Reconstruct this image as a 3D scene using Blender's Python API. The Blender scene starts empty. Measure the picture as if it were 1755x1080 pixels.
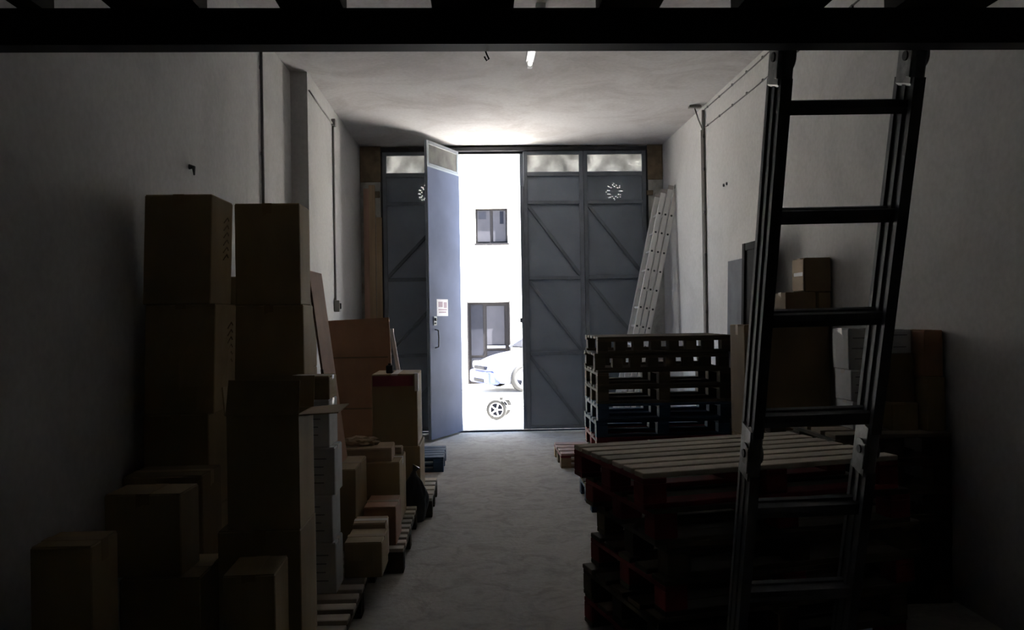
import bpy, bmesh, math, random
from mathutils import Vector, Matrix, geometry

random.seed(7)
C = bpy.context.scene.collection
S = bpy.context.scene

# ------------------------------------------------------------------ camera, sky, sun, exposure
F_PX, CX, CY = 1444.0, 877.5, 540.0
CAM = Vector((0.0, 0.0, 1.5))
YAW = -math.atan(59.0 / F_PX)
ROLL = math.radians(0.9)
cam_data = bpy.data.cameras.new('camera')
cam_data.sensor_width = 36.0
cam_data.lens = F_PX / 1755.0 * 36.0
cam_data.clip_end = 300
cam = bpy.data.objects.new('camera', cam_data)
C.objects.link(cam)
CAM_ROT = Matrix.Rotation(YAW, 3, 'Z') @ Matrix.Rotation(math.radians(90), 3, 'X') @ Matrix.Rotation(-ROLL, 3, 'Z')
cam.matrix_world = Matrix.Translation(CAM) @ CAM_ROT.to_4x4()
S.camera = cam

world = bpy.data.worlds.new('sky')
S.world = world
world.use_nodes = True
wn = world.node_tree.nodes
wl = world.node_tree.links
wn.clear()
sky = wn.new('ShaderNodeTexSky')
sky.sky_type = 'NISHITA'
sky.sun_disc = False
sky.sun_elevation = math.radians(58)
sky.sun_rotation = math.radians(140)
wbg = wn.new('ShaderNodeBackground')
wbg.inputs['Strength'].default_value = 0.30
wout = wn.new('ShaderNodeOutputWorld')
wl.new(sky.outputs[0], wbg.inputs[0])
wl.new(wbg.outputs[0], wout.inputs[0])

sun_data = bpy.data.lights.new('sun', 'SUN')
sun_data.energy = 30.0
sun_data.angle = math.radians(0.6)
sun_data.color = (1.0, 0.98, 0.955)
sun = bpy.data.objects.new('sun', sun_data)
C.objects.link(sun)
SUN_FROM = Vector((0.55, -0.17, 1.0)).normalized()
sun.rotation_euler = SUN_FROM.to_track_quat('Z', 'Y').to_euler()
sun.location = (6, 8, 14)

S.view_settings.view_transform = 'Standard'
S.view_settings.look = 'None'
S.view_settings.gamma = 1.0
S.view_settings.use_curve_mapping = False
S.view_settings.exposure = 2.2
try:
    S.cycles.max_bounces = 16
    S.cycles.diffuse_bounces = 12
    S.cycles.sample_clamp_indirect = 0.0
    S.cycles.use_denoising = True
    S.cycles.caustics_reflective = False
    S.cycles.caustics_refractive = False
except Exception:
    pass

# ------------------------------------------------------------------ helpers
def at(px, py, d):
    """World point on the plane y = d seen at photo pixel (px, py)."""
    v = CAM_ROT @ Vector(((px - CX) / F_PX, -(py - CY) / F_PX, -1.0))
    return CAM + v * (d / v.y)

def wx(px, d, py=540): return at(px, py, d).x
def wz(py, d, px=877): return at(px, py, d).z

MATS = {}
def mat(name, col, rough=0.85, var=0.25, scale=6.0, bump=0.0, metal=0.0, spec=0.3, stretch=(1, 1, 1), col2=None, detail=4.0):
    if name in MATS: return MATS[name]
    m = bpy.data.materials.new(name); m.use_nodes = True
    n, l = m.node_tree.nodes, m.node_tree.links
    b = n['Principled BSDF']
    b.inputs['Roughness'].default_value = rough
    b.inputs['Metallic'].default_value = metal
    b.inputs['Specular IOR Level'].default_value = spec
    tc = n.new('ShaderNodeTexCoord'); mp = n.new('ShaderNodeMapping')
    mp.inputs['Scale'].default_value = stretch
    l.new(tc.outputs['Object'], mp.inputs['Vector'])
    oi = n.new('ShaderNodeObjectInfo')
    add = n.new('ShaderNodeVectorMath'); add.operation = 'ADD'
    sc = n.new('ShaderNodeVectorMath'); sc.operation = 'SCALE'; sc.inputs['Scale'].default_value = 17.0
    comb = n.new('ShaderNodeCombineXYZ')
    for i in range(3): l.new(oi.outputs['Random'], comb.inputs[i])
    l.new(comb.outputs[0], sc.inputs[0]); l.new(mp.outputs[0], add.inputs[0]); l.new(sc.outputs[0], add.inputs[1])
    nz = n.new('ShaderNodeTexNoise'); nz.inputs['Scale'].default_value = scale; nz.inputs['Detail'].default_value = detail
    l.new(add.outputs[0], nz.inputs['Vector'])
    rp = n.new('ShaderNodeValToRGB')
    c2 = col2 if col2 else tuple(c * (1 - var) for c in col)
    rp.color_ramp.elements[0].position = 0.3; rp.color_ramp.elements[0].color = (*c2, 1)
    rp.color_ramp.elements[1].position = 0.7; rp.color_ramp.elements[1].color = (*col, 1)
    l.new(nz.outputs['Fac'], rp.inputs['Fac'])
    hv = n.new('ShaderNodeHueSaturation')
    mr = n.new('ShaderNodeMapRange'); mr.inputs['To Min'].default_value = 1 - var * 0.6; mr.inputs['To Max'].default_value = 1 + var * 0.4
    l.new(oi.outputs['Random'], mr.inputs['Value']); l.new(mr.outputs[0], hv.inputs['Value']); l.new(rp.outputs[0], hv.inputs['Color'])
    l.new(hv.outputs[0], b.inputs['Base Color'])
    if bump:
        bp = n.new('ShaderNodeBump'); bp.inputs['Strength'].default_value = bump; bp.inputs['Distance'].default_value = 0.02
        l.new(nz.outputs['Fac'], bp.inputs['Height']); l.new(bp.outputs[0], b.inputs['Normal'])
    MATS[name] = m
    return m

def emis(name, col, s):
    m = bpy.data.materials.new(name); m.use_nodes = True
    b = m.node_tree.nodes['Principled BSDF']
    b.inputs['Base Color'].default_value = (*col, 1)
    b.inputs['Emission Color'].default_value = (*col, 1); b.inputs['Emission Strength'].default_value = s
    return m

def plaster_mat(name, col, stain, scale=1.6, bump=0.15, lines=False):
    m = bpy.data.materials.new(name); m.use_nodes = True
    n, l = m.node_tree.nodes, m.node_tree.links
    b = n['Principled BSDF']; b.inputs['Roughness'].default_value = 0.9; b.inputs['Specular IOR Level'].default_value = 0.15
    tc = n.new('ShaderNodeTexCoord')
    n1 = n.new('ShaderNodeTexNoise'); n1.inputs['Scale'].default_value = scale; n1.inputs['Detail'].default_value = 7; n1.inputs['Roughness'].default_value = 0.62
    n1.inputs['Distortion'].default_value = 1.2
    l.new(tc.outputs['Object'], n1.inputs['Vector'])
    r = n.new('ShaderNodeValToRGB')
    r.color_ramp.elements[0].position = 0.36; r.color_ramp.elements[0].color = (*stain, 1)
    r.color_ramp.elements[1].position = 0.55; r.color_ramp.elements[1].color = (*col, 1)
    l.new(n1.outputs['Fac'], r.inputs['Fac'])
    n2 = n.new('ShaderNodeTexNoise'); n2.inputs['Scale'].default_value = 28; n2.inputs['Detail'].default_value = 4
    l.new(tc.outputs['Object'], n2.inputs['Vector'])
    mx = n.new('ShaderNodeMixRGB'); mx.blend_type = 'MULTIPLY'; mx.inputs['Fac'].default_value = 0.25
    l.new(r.outputs[0], mx.inputs[1]); l.new(n2.outputs['Fac'], mx.inputs[2])
    l.new(mx.outputs[0], b.inputs['Base Color'])
    bp = n.new('ShaderNodeBump'); bp.inputs['Strength'].default_value = bump; bp.inputs['Distance'].default_value = 0.01
    l.new(n2.outputs['Fac'], bp.inputs['Height']); l.new(bp.outputs[0], b.inputs['Normal'])
    return m

M_CEIL = plaster_mat('ceiling_plaster', (0.62, 0.605, 0.60), (0.51, 0.485, 0.475), 1.3)
M_WALL = plaster_mat('wall_plaster', (0.60, 0.59, 0.575), (0.53, 0.52, 0.505), 0.9)
M_FLOOR = plaster_mat('floor_concrete', (0.47, 0.44, 0.40), (0.36, 0.335, 0.30), 5.0, 0.5)
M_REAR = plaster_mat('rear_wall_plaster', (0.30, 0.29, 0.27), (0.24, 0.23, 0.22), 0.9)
M_JAMB = plaster_mat('jamb_plaster', (0.55, 0.54, 0.50), (0.36, 0.34, 0.30), 3.0, 0.4)
M_LINTEL = mat('raw_lintel', (0.32, 0.24, 0.155), 0.95, 0.45, 9, 0.4)
M_DOOR = mat('door_paint', (0.25, 0.285, 0.33), 0.5, 0.16, 3.0, 0.06, spec=0.4)
M_DOORF = mat('door_frame_paint', (0.20, 0.22, 0.25), 0.5, 0.3, 5.0, spec=0.4)
M_DARKM = mat('dark_steel', (0.05, 0.05, 0.055), 0.55, 0.3, 8, metal=0.3)
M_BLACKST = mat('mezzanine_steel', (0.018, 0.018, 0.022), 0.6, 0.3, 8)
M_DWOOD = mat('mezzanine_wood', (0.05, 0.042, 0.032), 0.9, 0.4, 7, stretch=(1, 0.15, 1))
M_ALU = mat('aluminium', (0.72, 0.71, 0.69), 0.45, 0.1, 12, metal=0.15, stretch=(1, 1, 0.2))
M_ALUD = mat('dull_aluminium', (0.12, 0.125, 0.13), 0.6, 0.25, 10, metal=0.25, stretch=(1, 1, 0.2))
M_HINGE = mat('hinge_steel', (0.28, 0.28, 0.28), 0.45, 0.4, 20, 0.2, metal=0.6)
M_BLACKP = mat('black_plastic', (0.016, 0.016, 0.018), 0.85, 0.2, 10, spec=0.1)
M_BAG = mat('black_bag', (0.022, 0.023, 0.027), 0.28, 0.3, 9, 0.4, spec=0.5)
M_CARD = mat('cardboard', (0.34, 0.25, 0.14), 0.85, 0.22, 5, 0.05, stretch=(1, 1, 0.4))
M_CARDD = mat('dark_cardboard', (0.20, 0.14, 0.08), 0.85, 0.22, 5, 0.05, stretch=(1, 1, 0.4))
M_CARDR = mat('red_brown_cardboard', (0.38, 0.21, 0.13), 0.85, 0.22, 5, 0.05)
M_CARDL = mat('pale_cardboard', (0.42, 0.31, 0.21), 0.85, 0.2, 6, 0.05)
M_WHITEC = mat('white_carton', (0.56, 0.57, 0.57), 0.8, 0.16, 7)
M_TAPE = mat('brown_tape', (0.28, 0.19, 0.10), 0.55, 0.15, 8, spec=0.25)
M_TAPEC = mat('clear_tape', (0.55, 0.50, 0.44), 0.35, 0.15, 8, spec=0.6)
M_INK = mat('print_ink', (0.20, 0.20, 0.21), 0.8, 0.1, 8)
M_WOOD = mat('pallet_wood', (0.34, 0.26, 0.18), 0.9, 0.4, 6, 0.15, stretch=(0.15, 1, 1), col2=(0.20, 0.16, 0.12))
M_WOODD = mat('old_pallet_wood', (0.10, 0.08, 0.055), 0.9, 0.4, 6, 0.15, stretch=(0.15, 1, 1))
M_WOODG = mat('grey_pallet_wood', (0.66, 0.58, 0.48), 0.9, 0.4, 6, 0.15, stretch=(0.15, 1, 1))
M_RED = mat('red_paint', (0.23, 0.022, 0.03), 0.75, 0.45, 9, 0.1)
M_BLUE = mat('blue_paint', (0.035, 0.075, 0.14), 0.75, 0.45, 9, 0.1)
M_PINK = mat('worn_red_wood', (0.52, 0.36, 0.33), 0.85, 0.3, 8, 0.1)
M_PLANK = mat('plank_wood', (0.56, 0.40, 0.25), 0.8, 0.35, 5, 0.1, stretch=(3, 3, 0.2))
M_PLANKR = mat('red_plank_wood', (0.52, 0.32, 0.24), 0.8, 0.35, 5, 0.1, stretch=(3, 3, 0.2))
M_PANEL = mat('grey_sheet', (0.15, 0.16, 0.185), 0.8, 0.3, 6, spec=0.15)
M_CABLE = mat('cable_grey', (0.14, 0.13, 0.13), 0.6, 0.1, 8)
M_PIPE = mat('conduit_pvc', (0.30, 0.28, 0.26), 0.5, 0.1, 8)
M_PAPER = mat('paper', (0.78, 0.76, 0.78), 0.7, 0.05, 8)
M_PAPERINK = mat('paper_print', (0.45, 0.33, 0.38), 0.7, 0.15, 40)
M_WHITE = mat('white_enamel', (0.8, 0.8, 0.8), 0.4, 0.05, 8)

def glass_mat():
    m = bpy.data.materials.new('dirty_transom_glass'); m.use_nodes = True
    n, l = m.node_tree.nodes, m.node_tree.links
    n.remove(n['Principled BSDF'])
    out = n['Material Output']
    tr = n.new('ShaderNodeBsdfTranslucent'); df = n.new('ShaderNodeBsdfDiffuse'); mx = n.new('ShaderNodeMixShader')
    tc = n.new('ShaderNodeTexCoord'); nz = n.new('ShaderNodeTexNoise'); nz.inputs['Scale'].default_value = 5; nz.inputs['Detail'].default_value = 5
    l.new(tc.outputs['Object'], nz.inputs['Vector'])
    rp = n.new('ShaderNodeValToRGB')
    rp.color_ramp.elements[0].position = 0.3; rp.color_ramp.elements[0].color = (0.13, 0.13, 0.128, 1)
    rp.color_ramp.elements[1].position = 0.7; rp.color_ramp.elements[1].color = (0.46, 0.46, 0.45, 1)
    l.new(nz.outputs['Fac'], rp.inputs['Fac'])
    l.new(rp.outputs[0], tr.inputs['Color'])
    df.inputs['Color'].default_value = (0.38, 0.38, 0.37, 1)
    mx.inputs['Fac'].default_value = 0.35
    l.new(tr.outputs[0], mx.inputs[1]); l.new(df.outputs[0], mx.inputs[2]); l.new(mx.outputs[0], out.inputs['Surface'])
    return m
M_GLASS = glass_mat()

def obj(name, bm, m, parent=None, loc=(0, 0, 0), rot=(0, 0, 0), smooth=False):
    if isinstance(bm, bpy.types.Mesh): me = bm
    else:
        me = bpy.data.meshes.new(name); bmesh.ops.recalc_face_normals(bm, faces=bm.faces[:]); bm.to_mesh(me); bm.free()
        if smooth:
            for p in me.polygons: p.use_smooth = True
        me.materials.append(m)
    o = bpy.data.objects.new(name, me); C.objects.link(o)
    o.location = loc; o.rotation_euler = rot
    if parent: o.parent = parent
    return o

def thing(name, label, cat, loc=(0, 0, 0), rot=(0, 0, 0), group=None, kind=None):
    o = bpy.data.objects.new(name, None); C.objects.link(o); o.empty_display_size = 0.1
    o.location = loc; o.rotation_euler = rot
    return tag(o, label, cat, group, kind)

def tag(o, label, cat, group=None, kind=None):
    o['label'] = label; o['category'] = cat
    if group: o['group'] = group
    if kind: o['kind'] = kind
    return o

def add_box(bm, x0, x1, y0, y1, z0, z1, mtx=None):
    vs = [bm.verts.new(Vector((x, y, z)) if mtx is None else mtx @ Vector((x, y, z))) for z in (z0, z1) for y in (y0, y1) for x in (x0, x1)]
    for f in ((0, 2, 3, 1), (4, 5, 7, 6), (0, 1, 5, 4), (2, 6, 7, 3), (0, 4, 6, 2), (1, 3, 7, 5)):
        bm.faces.new([vs[i] for i in f])
    return bm

def bx(x0, x1, y0, y1, z0, z1, bev=0.0, seg=1):
    bm = bmesh.new(); add_box(bm, x0, x1, y0, y1, z0, z1)
    if bev: bmesh.ops.bevel(bm, geom=bm.edges[:], offset=bev, segments=seg, affect='EDGES', profile=0.5)
    return bm

BOXC = {}
def cbox(name, dims, m, parent, loc, rot=(0, 0, 0), bev=0.003):
    """Piece with shared mesh data, centred on its own middle."""
    key = (tuple(round(d, 4) for d in dims), m.name, bev)
    if key not in BOXC:
        a, b, c = (d / 2 for d in dims)
        bm = bx(-a, a, -b, b, -c, c, bev)
        me = bpy.data.meshes.new(name); bmesh.ops.recalc_face_normals(bm, faces=bm.faces[:]); bm.to_mesh(me); bm.free(); me.materials.append(m)
        BOXC[key] = me
    return obj(name, BOXC[key], m, parent, loc, rot)

def tube(pts, r, seg=8, bm=None, cap=True):
    bm = bm or bmesh.new()
    pts = [Vector(p) for p in pts]
    rs = r if isinstance(r, (list, tuple)) else [r] * len(pts)
    rings = []
    up = None
    for i, p in enumerate(pts):
        t = (pts[min(i + 1, len(pts) - 1)] - pts[max(i - 1, 0)]).normalized()
        if up is None: up = Vector((0, 0, 1)) if abs(t.z) < 0.9 else Vector((1, 0, 0))
        a = t.cross(up).normalized(); b = a.cross(t).normalized(); up = b
        rings.append([bm.verts.new(p + (a * math.cos(2 * math.pi * k / seg) + b * math.sin(2 * math.pi * k / seg)) * rs[i]) for k in range(seg)])
    for i in range(len(rings) - 1):
        for k in range(seg):
            bm.faces.new((rings[i][k], rings[i][(k + 1) % seg], rings[i + 1][(k + 1) % seg], rings[i + 1][k]))
    if cap:
        bm.faces.new(rings[0][::-1]); bm.faces.new(rings[-1])
    return bm

def prism(poly, axis, a, b):
    """Extrude a 2D polygon; axis 'y': poly in (x,z); 'z': poly in (x,y); 'x': poly in (y,z)."""
    bm = bmesh.new()
    def pt(u, v, w): return {'y': (u, w, v), 'z': (u, v, w), 'x': (w, u, v)}[axis]
    A = [bm.verts.new(pt(u, v, a)) for u, v in poly]; B = [bm.verts.new(pt(u, v, b)) for u, v in poly]
    n = len(poly)
    bm.faces.new(A[::-1]); bm.faces.new(B)
    for i in range(n): bm.faces.new((A[i], A[(i + 1) % n], B[(i + 1) % n], B[i]))
    return bm

def lathe(profile, seg=24, bm=None):
    """Profile of (r, h) turned about the local y axis."""
    bm = bm or bmesh.new()
    rings = [[bm.verts.new((r * math.cos(2 * math.pi * k / seg), h, r * math.sin(2 * math.pi * k / seg))) for k in range(seg)] for r, h in profile]
    for i in range(len(rings) - 1):
        for k in range(seg):
            bm.faces.new((rings[i][k], rings[i][(k + 1) % seg], rings[i + 1][(k + 1) % seg], rings[i + 1][k]))
    return bm

def struct(name, bm, m, label=None, cat=None, parent=None, smooth=False):
    o = obj(name, bm, m, parent, smooth=smooth)
    if not parent:
        o['kind'] = 'structure'
        if label: o['label'] = label; o['category'] = cat
    return o

# ------------------------------------------------------------------ room shell
YD = 10.83                      # plane of the metal doors
XL, XL2, XR = -1.62, -1.47, 2.42
YSTEP = 7.5
H = 3.675
YB = -6.0
struct('floor', bx(-2.3, 2.9, YB - 0.3, 11.08, -0.25, 0), M_FLOOR, 'dusty worn grey concrete floor of the storeroom', 'floor')
struct('ceiling', bx(-2.3, 2.9, YB - 0.3, 11.08, H, H + 0.25), M_CEIL, 'stained white plaster ceiling above the aisle', 'ceiling')
struct('wall_left', prism([(-2.2, YB), (XL, YB), (XL, YSTEP), (XL2, YSTEP), (XL2, YD + 0.02), (-2.2, YD + 0.02)], 'z', 0, H), M_WALL,
       'white plastered side wall with a shallow step behind the box stacks', 'wall')
struct('wall_right', bx(XR, XR + 0.4, YB, YD + 0.02, 0, H), M_WALL, 'white plastered side wall with clipped cables and a vertical conduit', 'wall')
struct('wall_back', bx(-2.2, XR + 0.4, YB - 0.3, YB, 0, H), M_REAR, 'dim plastered wall at the dark end of the storeroom', 'wall')
# street-side wall with the opening for the metal doors
OX0, OX1, OZ = -1.20, 2.215, 3.62
bm = bmesh.new()
add_box(bm, -6, OX0, YD + 0.02, YD + 0.25, 0, OZ); add_box(bm, OX1, 6, YD + 0.02, YD + 0.25, 0, OZ)
add_box(bm, -6, 6, YD + 0.02, YD + 0.25, OZ, 4.3)
wf = struct('wall_front', bm, M_JAMB, 'plastered street wall around the tall metal doors', 'wall')
# inside faces of the piers: raw brown lintel ends above rough plaster
for a, b in ((XL2, OX0), (OX1, XR)):
    struct('lintel_end', bx(a + 0.004, b - 0.004, YD - 0.045, YD + 0.03, 3.22, H - 0.002, 0.004), M_LINTEL, parent=wf)
    struct('pier_plaster', bx(a + 0.002, b - 0.002, YD - 0.03, YD + 0.03, 0.0, 3.22), M_JAMB, parent=wf)
struct('pier_bracket', bx(OX1 - 0.01, OX1 + 0.07, YD - 0.06, YD - 0.02, 3.02, 3.08, 0.004), M_LINTEL, parent=wf)
struct('pier_bracket', bx(OX0 - 0.09, OX0 - 0.02, YD - 0.06, YD - 0.02, 3.02, 3.10, 0.004), M_LINTEL, parent=wf)

# ------------------------------------------------------------------ metal doors
LZ = [0.03, 1.0, 1.97, 2.94, 3.30, 3.60]
def hole_sheet(W, z0, z1, cx, cz, rings, t=0.003):
    """Thin sheet in the (u, z) plane pierced by rings of small holes."""
    pts, faces_in = [], []
    def loop(l):
        i0 = len(pts); pts.extend(l); faces_in.append(list(range(i0, i0 + len(l))))
    loop([Vector((0, z0)), Vector((W, z0)), Vector((W, z1)), Vector((0, z1))])
    holes = []
    for r, n, hr in rings:
        for k in range(n):
            a = 2 * math.pi * (k + 0.3 * (r * 40 % 1)) / n
            c = Vector((cx + r * math.cos(a), cz + r * math.sin(a))); holes.append((c, hr))
            loop([c + Vector((math.cos(q), math.sin(q))) * hr for q in [2 * math.pi * j / 6 for j in range(6)]][::-1])
    vo, eo, fo, *_ = geometry.delaunay_2d_cdt(pts, [], faces_in, 0, 1e-6)
    bm = bmesh.new()
    vv = [bm.verts.new((v.x, 0, v.y)) for v in vo]
    for f in fo:
        c = sum((vo[i] for i in f), Vector((0, 0))) / len(f)
        if any((c - h).length < hr * 0.9 for h, hr in holes): continue
        bm.faces.new([vv[i] for i in f])
    return bm

def leaf(name, label, W, loc, rz, diag, ring=None, inside=-1):
    """Door leaf: local x along the width from its hinge, +y to the street, z up."""
    t = thing(name, label, 'door', loc, (0, 0, rz), kind='structure')
    if ring:
        obj('sheet_panel', hole_sheet(W, LZ[0], LZ[4], ring[0], ring[1], ring[2]), M_DOOR, t, (0, 0.004, 0))
    else:
        obj('sheet_panel', bx(0, W, 0, 0.004, LZ[0], LZ[4]), M_DOOR, t)
    b, dep = 0.05, 0.035
    y0, y1 = -dep, -0.0005
    for u0, u1 in ((0, b), (W - b, W)):
        obj('stile', bx(u0, u1, y0, y1, LZ[0], LZ[5], 0.003), M_DOORF, t)
    for z in LZ:
        zz0 = z if z == LZ[0] else (z - 0.045 if z == LZ[5] else z - 0.022)
        h = 0.045 if z != LZ[4] else 0.055
        obj('cross_rail', bx(b, W - b, y0 + 0.004, y1, zz0, zz0 + h, 0.003), M_DOORF, t)
    for i in range(3):
        za, zb = LZ[i] + 0.03, LZ[i + 1] - 0.03
        p, q = (Vector((b, 0, zb)), Vector((W - b, 0, za))) if diag > 0 else (Vector((b, 0, za)), Vector((W - b, 0, zb)))
        d = q - p; L = d.length; ang = math.atan2(d.z, d.x)
        o = cbox('diagonal_brace', (L, 0.025, 0.04), M_DOORF, t, ((p + q) / 2) + Vector((0, -0.016, 0)), (0, -ang, 0))
    g = obj('transom_pane', bx(b * 0.9, W - b * 0.9, -0.012, -0.006, LZ[4] + 0.03, LZ[5] - 0.043), M_GLASS, t)
    return t

RINGS = [(0.066, 9, 0.0030), (0.086, 12, 0.0030), (0.105, 14, 0.0027)]
RINGS_FAINT = [(0.066, 9, 0.0028), (0.088, 11, 0.0028), (0.105, 8, 0.0024)]
xa0, xb, xc0, xc1, xd1 = -1.185, -0.225, 0.615, 1.385, 2.20
leaf('door_1', 'fixed dark grey metal door leaf behind the open one, ring of light holes', xb - xa0, (xa0, YD, 0), 0, -1, (0.56, 3.075, RINGS))
leaf('door_3', 'closed grey metal door leaf at the edge of the bright opening', xc1 - xc0, (xc0, YD, 0), 0, 1)
leaf('door_4', 'closed grey metal door leaf next to the corner with the aluminium ladder', xd1 - xc1 - 0.006, (xc1 + 0.006, YD, 0), 0, 1, (0.40, 3.075, RINGS_FAINT))
# open leaf: hinged on door_1, swung inwards so that its street face shows
hinge = Vector((xb + 0.012, YD - 0.045, 0))
free = Vector((at(738, 520, 10.06).x, 10.06, 0))
dv = free - hinge
WB = 0.84
rzB = math.atan2(dv.y, dv.x)
d2 = leaf('door_2', 'open blue-grey metal door leaf swung into the room with paper notice and handle', WB, hinge, rzB, 1)
# on its street face (+y side in its own axes)
M_DOOROUT = mat('outer_door_paint', (0.11, 0.135, 0.225), 0.7, 0.25, 2.2, 0.05, spec=0.12)  # street face darker and bluer than the inner door paint
obj('outer_sheet', bx(0.0, WB, 0.0041, 0.0055, LZ[0], LZ[4] - 0.02), M_DOOROUT, d2)
hd = obj('handle', tube([(WB - 0.13, 0.005, 1.12), (WB - 0.13, 0.05, 1.13), (WB - 0.13, 0.055, 1.23), (WB - 0.13, 0.05, 1.33), (WB - 0.13, 0.005, 1.34)], 0.008, 8), M_DARKM, d2, smooth=True)
obj('lock_plate', bx(WB - 0.17, WB - 0.09, 0.004, 0.012, 1.39, 1.50, 0.003), M_DOORF, d2)
obj('lock_cylinder', tube([(WB - 0.13, 0.011, 1.46), (WB - 0.13, 0.03, 1.46)], 0.018, 12), M_DARKM, d2)
obj('keyhole_disc', tube([(WB - 0.13, 0.011, 1.415), (WB - 0.13, 0.02, 1.415)], 0.012, 10), M_DARKM, d2)
nt = thing('paper_notice', 'white paper notice taped to the open blue-grey door leaf', 'notice')
nt.matrix_world = Matrix.Translation(hinge) @ Matrix.Rotation(rzB, 4, 'Z') @ Matrix.Translation((WB - 0.47, 0.006, 1.50))
obj('sheet', bx(0, 0.29, 0, 0.0015, 0, 0.205), M_PAPER, nt)
for u0, u1, v0, v1 in ((0.03, 0.11, 0.10, 0.17), (0.14, 0.25, 0.11, 0.175), (0.03, 0.25, 0.07, 0.085), (0.05, 0.24, 0.04, 0.055)):
    obj('print_block', bx(u0, u1, 0.0015, 0.002, v0, v1), M_PAPERINK, nt)
# frame round the doors
fr = thing('trim_1', 'dark steel frame around the tall metal doors', 'door frame', (0, 0, 0), kind='structure')
obj('head_rail', bx(OX0, OX1, YD - 0.05, YD + 0.06, 3.605, 3.655, 0.003), M_DARKM, fr)
obj('jamb', bx(OX0 - 0.01, xa0 - 0.003, YD - 0.04, YD + 0.06, 0, 3.605), M_DARKM, fr)
obj('jamb', bx(xd1 + 0.003, OX1 + 0.01, YD - 0.04, YD + 0.06, 0, 3.605), M_DARKM, fr)
obj('threshold', bx(OX0, OX1, YD + 0.01, YD + 0.075, 0, 0.022, 0.003), M_DARKM, fr)
obj('meeting_stile', bx(xc0 - 0.045, xc0 - 0.001, YD - 0.03, YD + 0.006, 0.03, 3.15, 0.002), M_DOORF, fr)
obj('meeting_stop', bx(xc0 - 0.045, xc0 + 0.03, YD + 0.006, YD + 0.03, 0.03, 3.6, 0.002), M_DOORF, fr)
obj('head_stop', bx(OX0, OX1, YD + 0.006, YD + 0.055, 3.575, 3.606), M_DARKM, fr)
obj('jamb_stop', bx(OX0, xa0 + 0.03, YD + 0.006, YD + 0.055, 0.0, 3.575), M_DARKM, fr)
obj('jamb_stop', bx(xd1 - 0.03, OX1, YD + 0.006, YD + 0.055, 0.0, 3.575), M_DARKM, fr)
obj('cover_strip', bx(xc1 - 0.02, xc1 + 0.03, YD + 0.006, YD + 0.012, 0.03, 3.6), M_DOORF, fr)
obj('bolt_keeper', bx(xc0 - 0.068, xc0 - 0.045, YD - 0.02, YD + 0.015, 1.40, 1.46, 0.003), M_DARKM, fr)

# ------------------------------------------------------------------ mezzanine over the camera
mz = thing('mezzanine_floor', 'dark mezzanine edge with steel beam and joists overhead', 'mezzanine', (0, 0, 0), kind='structure')
BY0, BY1 = 2.27, 2.335
BZ0 = at(877, 88, BY1).z
BZ1 = BZ0 + 0.097
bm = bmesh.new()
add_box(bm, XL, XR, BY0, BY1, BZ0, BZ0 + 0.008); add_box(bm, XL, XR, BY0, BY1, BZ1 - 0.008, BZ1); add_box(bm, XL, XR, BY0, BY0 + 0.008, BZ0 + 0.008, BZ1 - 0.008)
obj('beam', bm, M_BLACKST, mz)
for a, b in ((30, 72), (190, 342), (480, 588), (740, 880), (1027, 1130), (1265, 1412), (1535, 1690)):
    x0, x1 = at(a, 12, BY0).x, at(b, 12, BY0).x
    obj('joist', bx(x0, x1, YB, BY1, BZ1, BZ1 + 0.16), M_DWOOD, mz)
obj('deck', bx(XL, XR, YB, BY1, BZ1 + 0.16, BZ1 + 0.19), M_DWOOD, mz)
p0, p1 = at(808, 72, BY1 + 0.01), at(826, 81, BY1 + 0.012)
pts = [p0, at(816, 78, BY1 + 0.014), p1, at(830, 72, BY1 + 0.012), at(831, 84, BY1 + 0.012), at(834, 93, BY1 + 0.014), at(838, 101, BY1 + 0.014), at(834, 104, BY1 + 0.014), at(830, 97, BY1 + 0.014)]
tag(obj('hanging_wire', tube(pts, 0.0022, 6), M_BLACKP, smooth=True), 'short twisted black wire hanging from the overhead beam', 'wire')

# ------------------------------------------------------------------ fluorescent tube on the ceiling
lx = at(908, 100, 7.1).x
lt = thing('tube_light', 'lit white fluorescent tube fixed to the ceiling over the aisle', 'light', (lx, 6.5, H))
obj('housing', bx(-0.035, 0.035, -0.64, 0.64, -0.035, 0, 0.004), M_WHITE, lt)
obj('tube', tube([(0, -0.58, -0.062), (0, 0.58, -0.062)], 0.019, 12), emis('tube_glow', (1.0, 0.98, 0.95), 0.5), lt, smooth=True)
for s in (-1, 1):
    obj('end_socket', bx(-0.022, 0.022, s * 0.61 - 0.03, s * 0.61 + 0.03, -0.088, -0.034, 0.004), M_WHITE, lt)

# ------------------------------------------------------------------ cables and conduits on the walls
def clip_row(parent, pts, m=M_CABLE, size=0.018):
    for p in pts: cbox('clip', (size * 0.7, size, size), m, parent, p)
# left: vertical cable on the near wall
d = 1.62 * F_PX / (818 - 455)
t = thing('wall_cable', 'dark vertical cable on the wall above the carton stacks', 'cable')
obj('cable', tube([(XL + 0.014, d, 0.6), (XL + 0.014, d, H - 0.01)], 0.012, 8), M_CABLE, t, smooth=True)
clip_row(t, [(XL + 0.012, d, z) for z in (2.0, 2.75, 3.4)], size=0.03)
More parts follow.
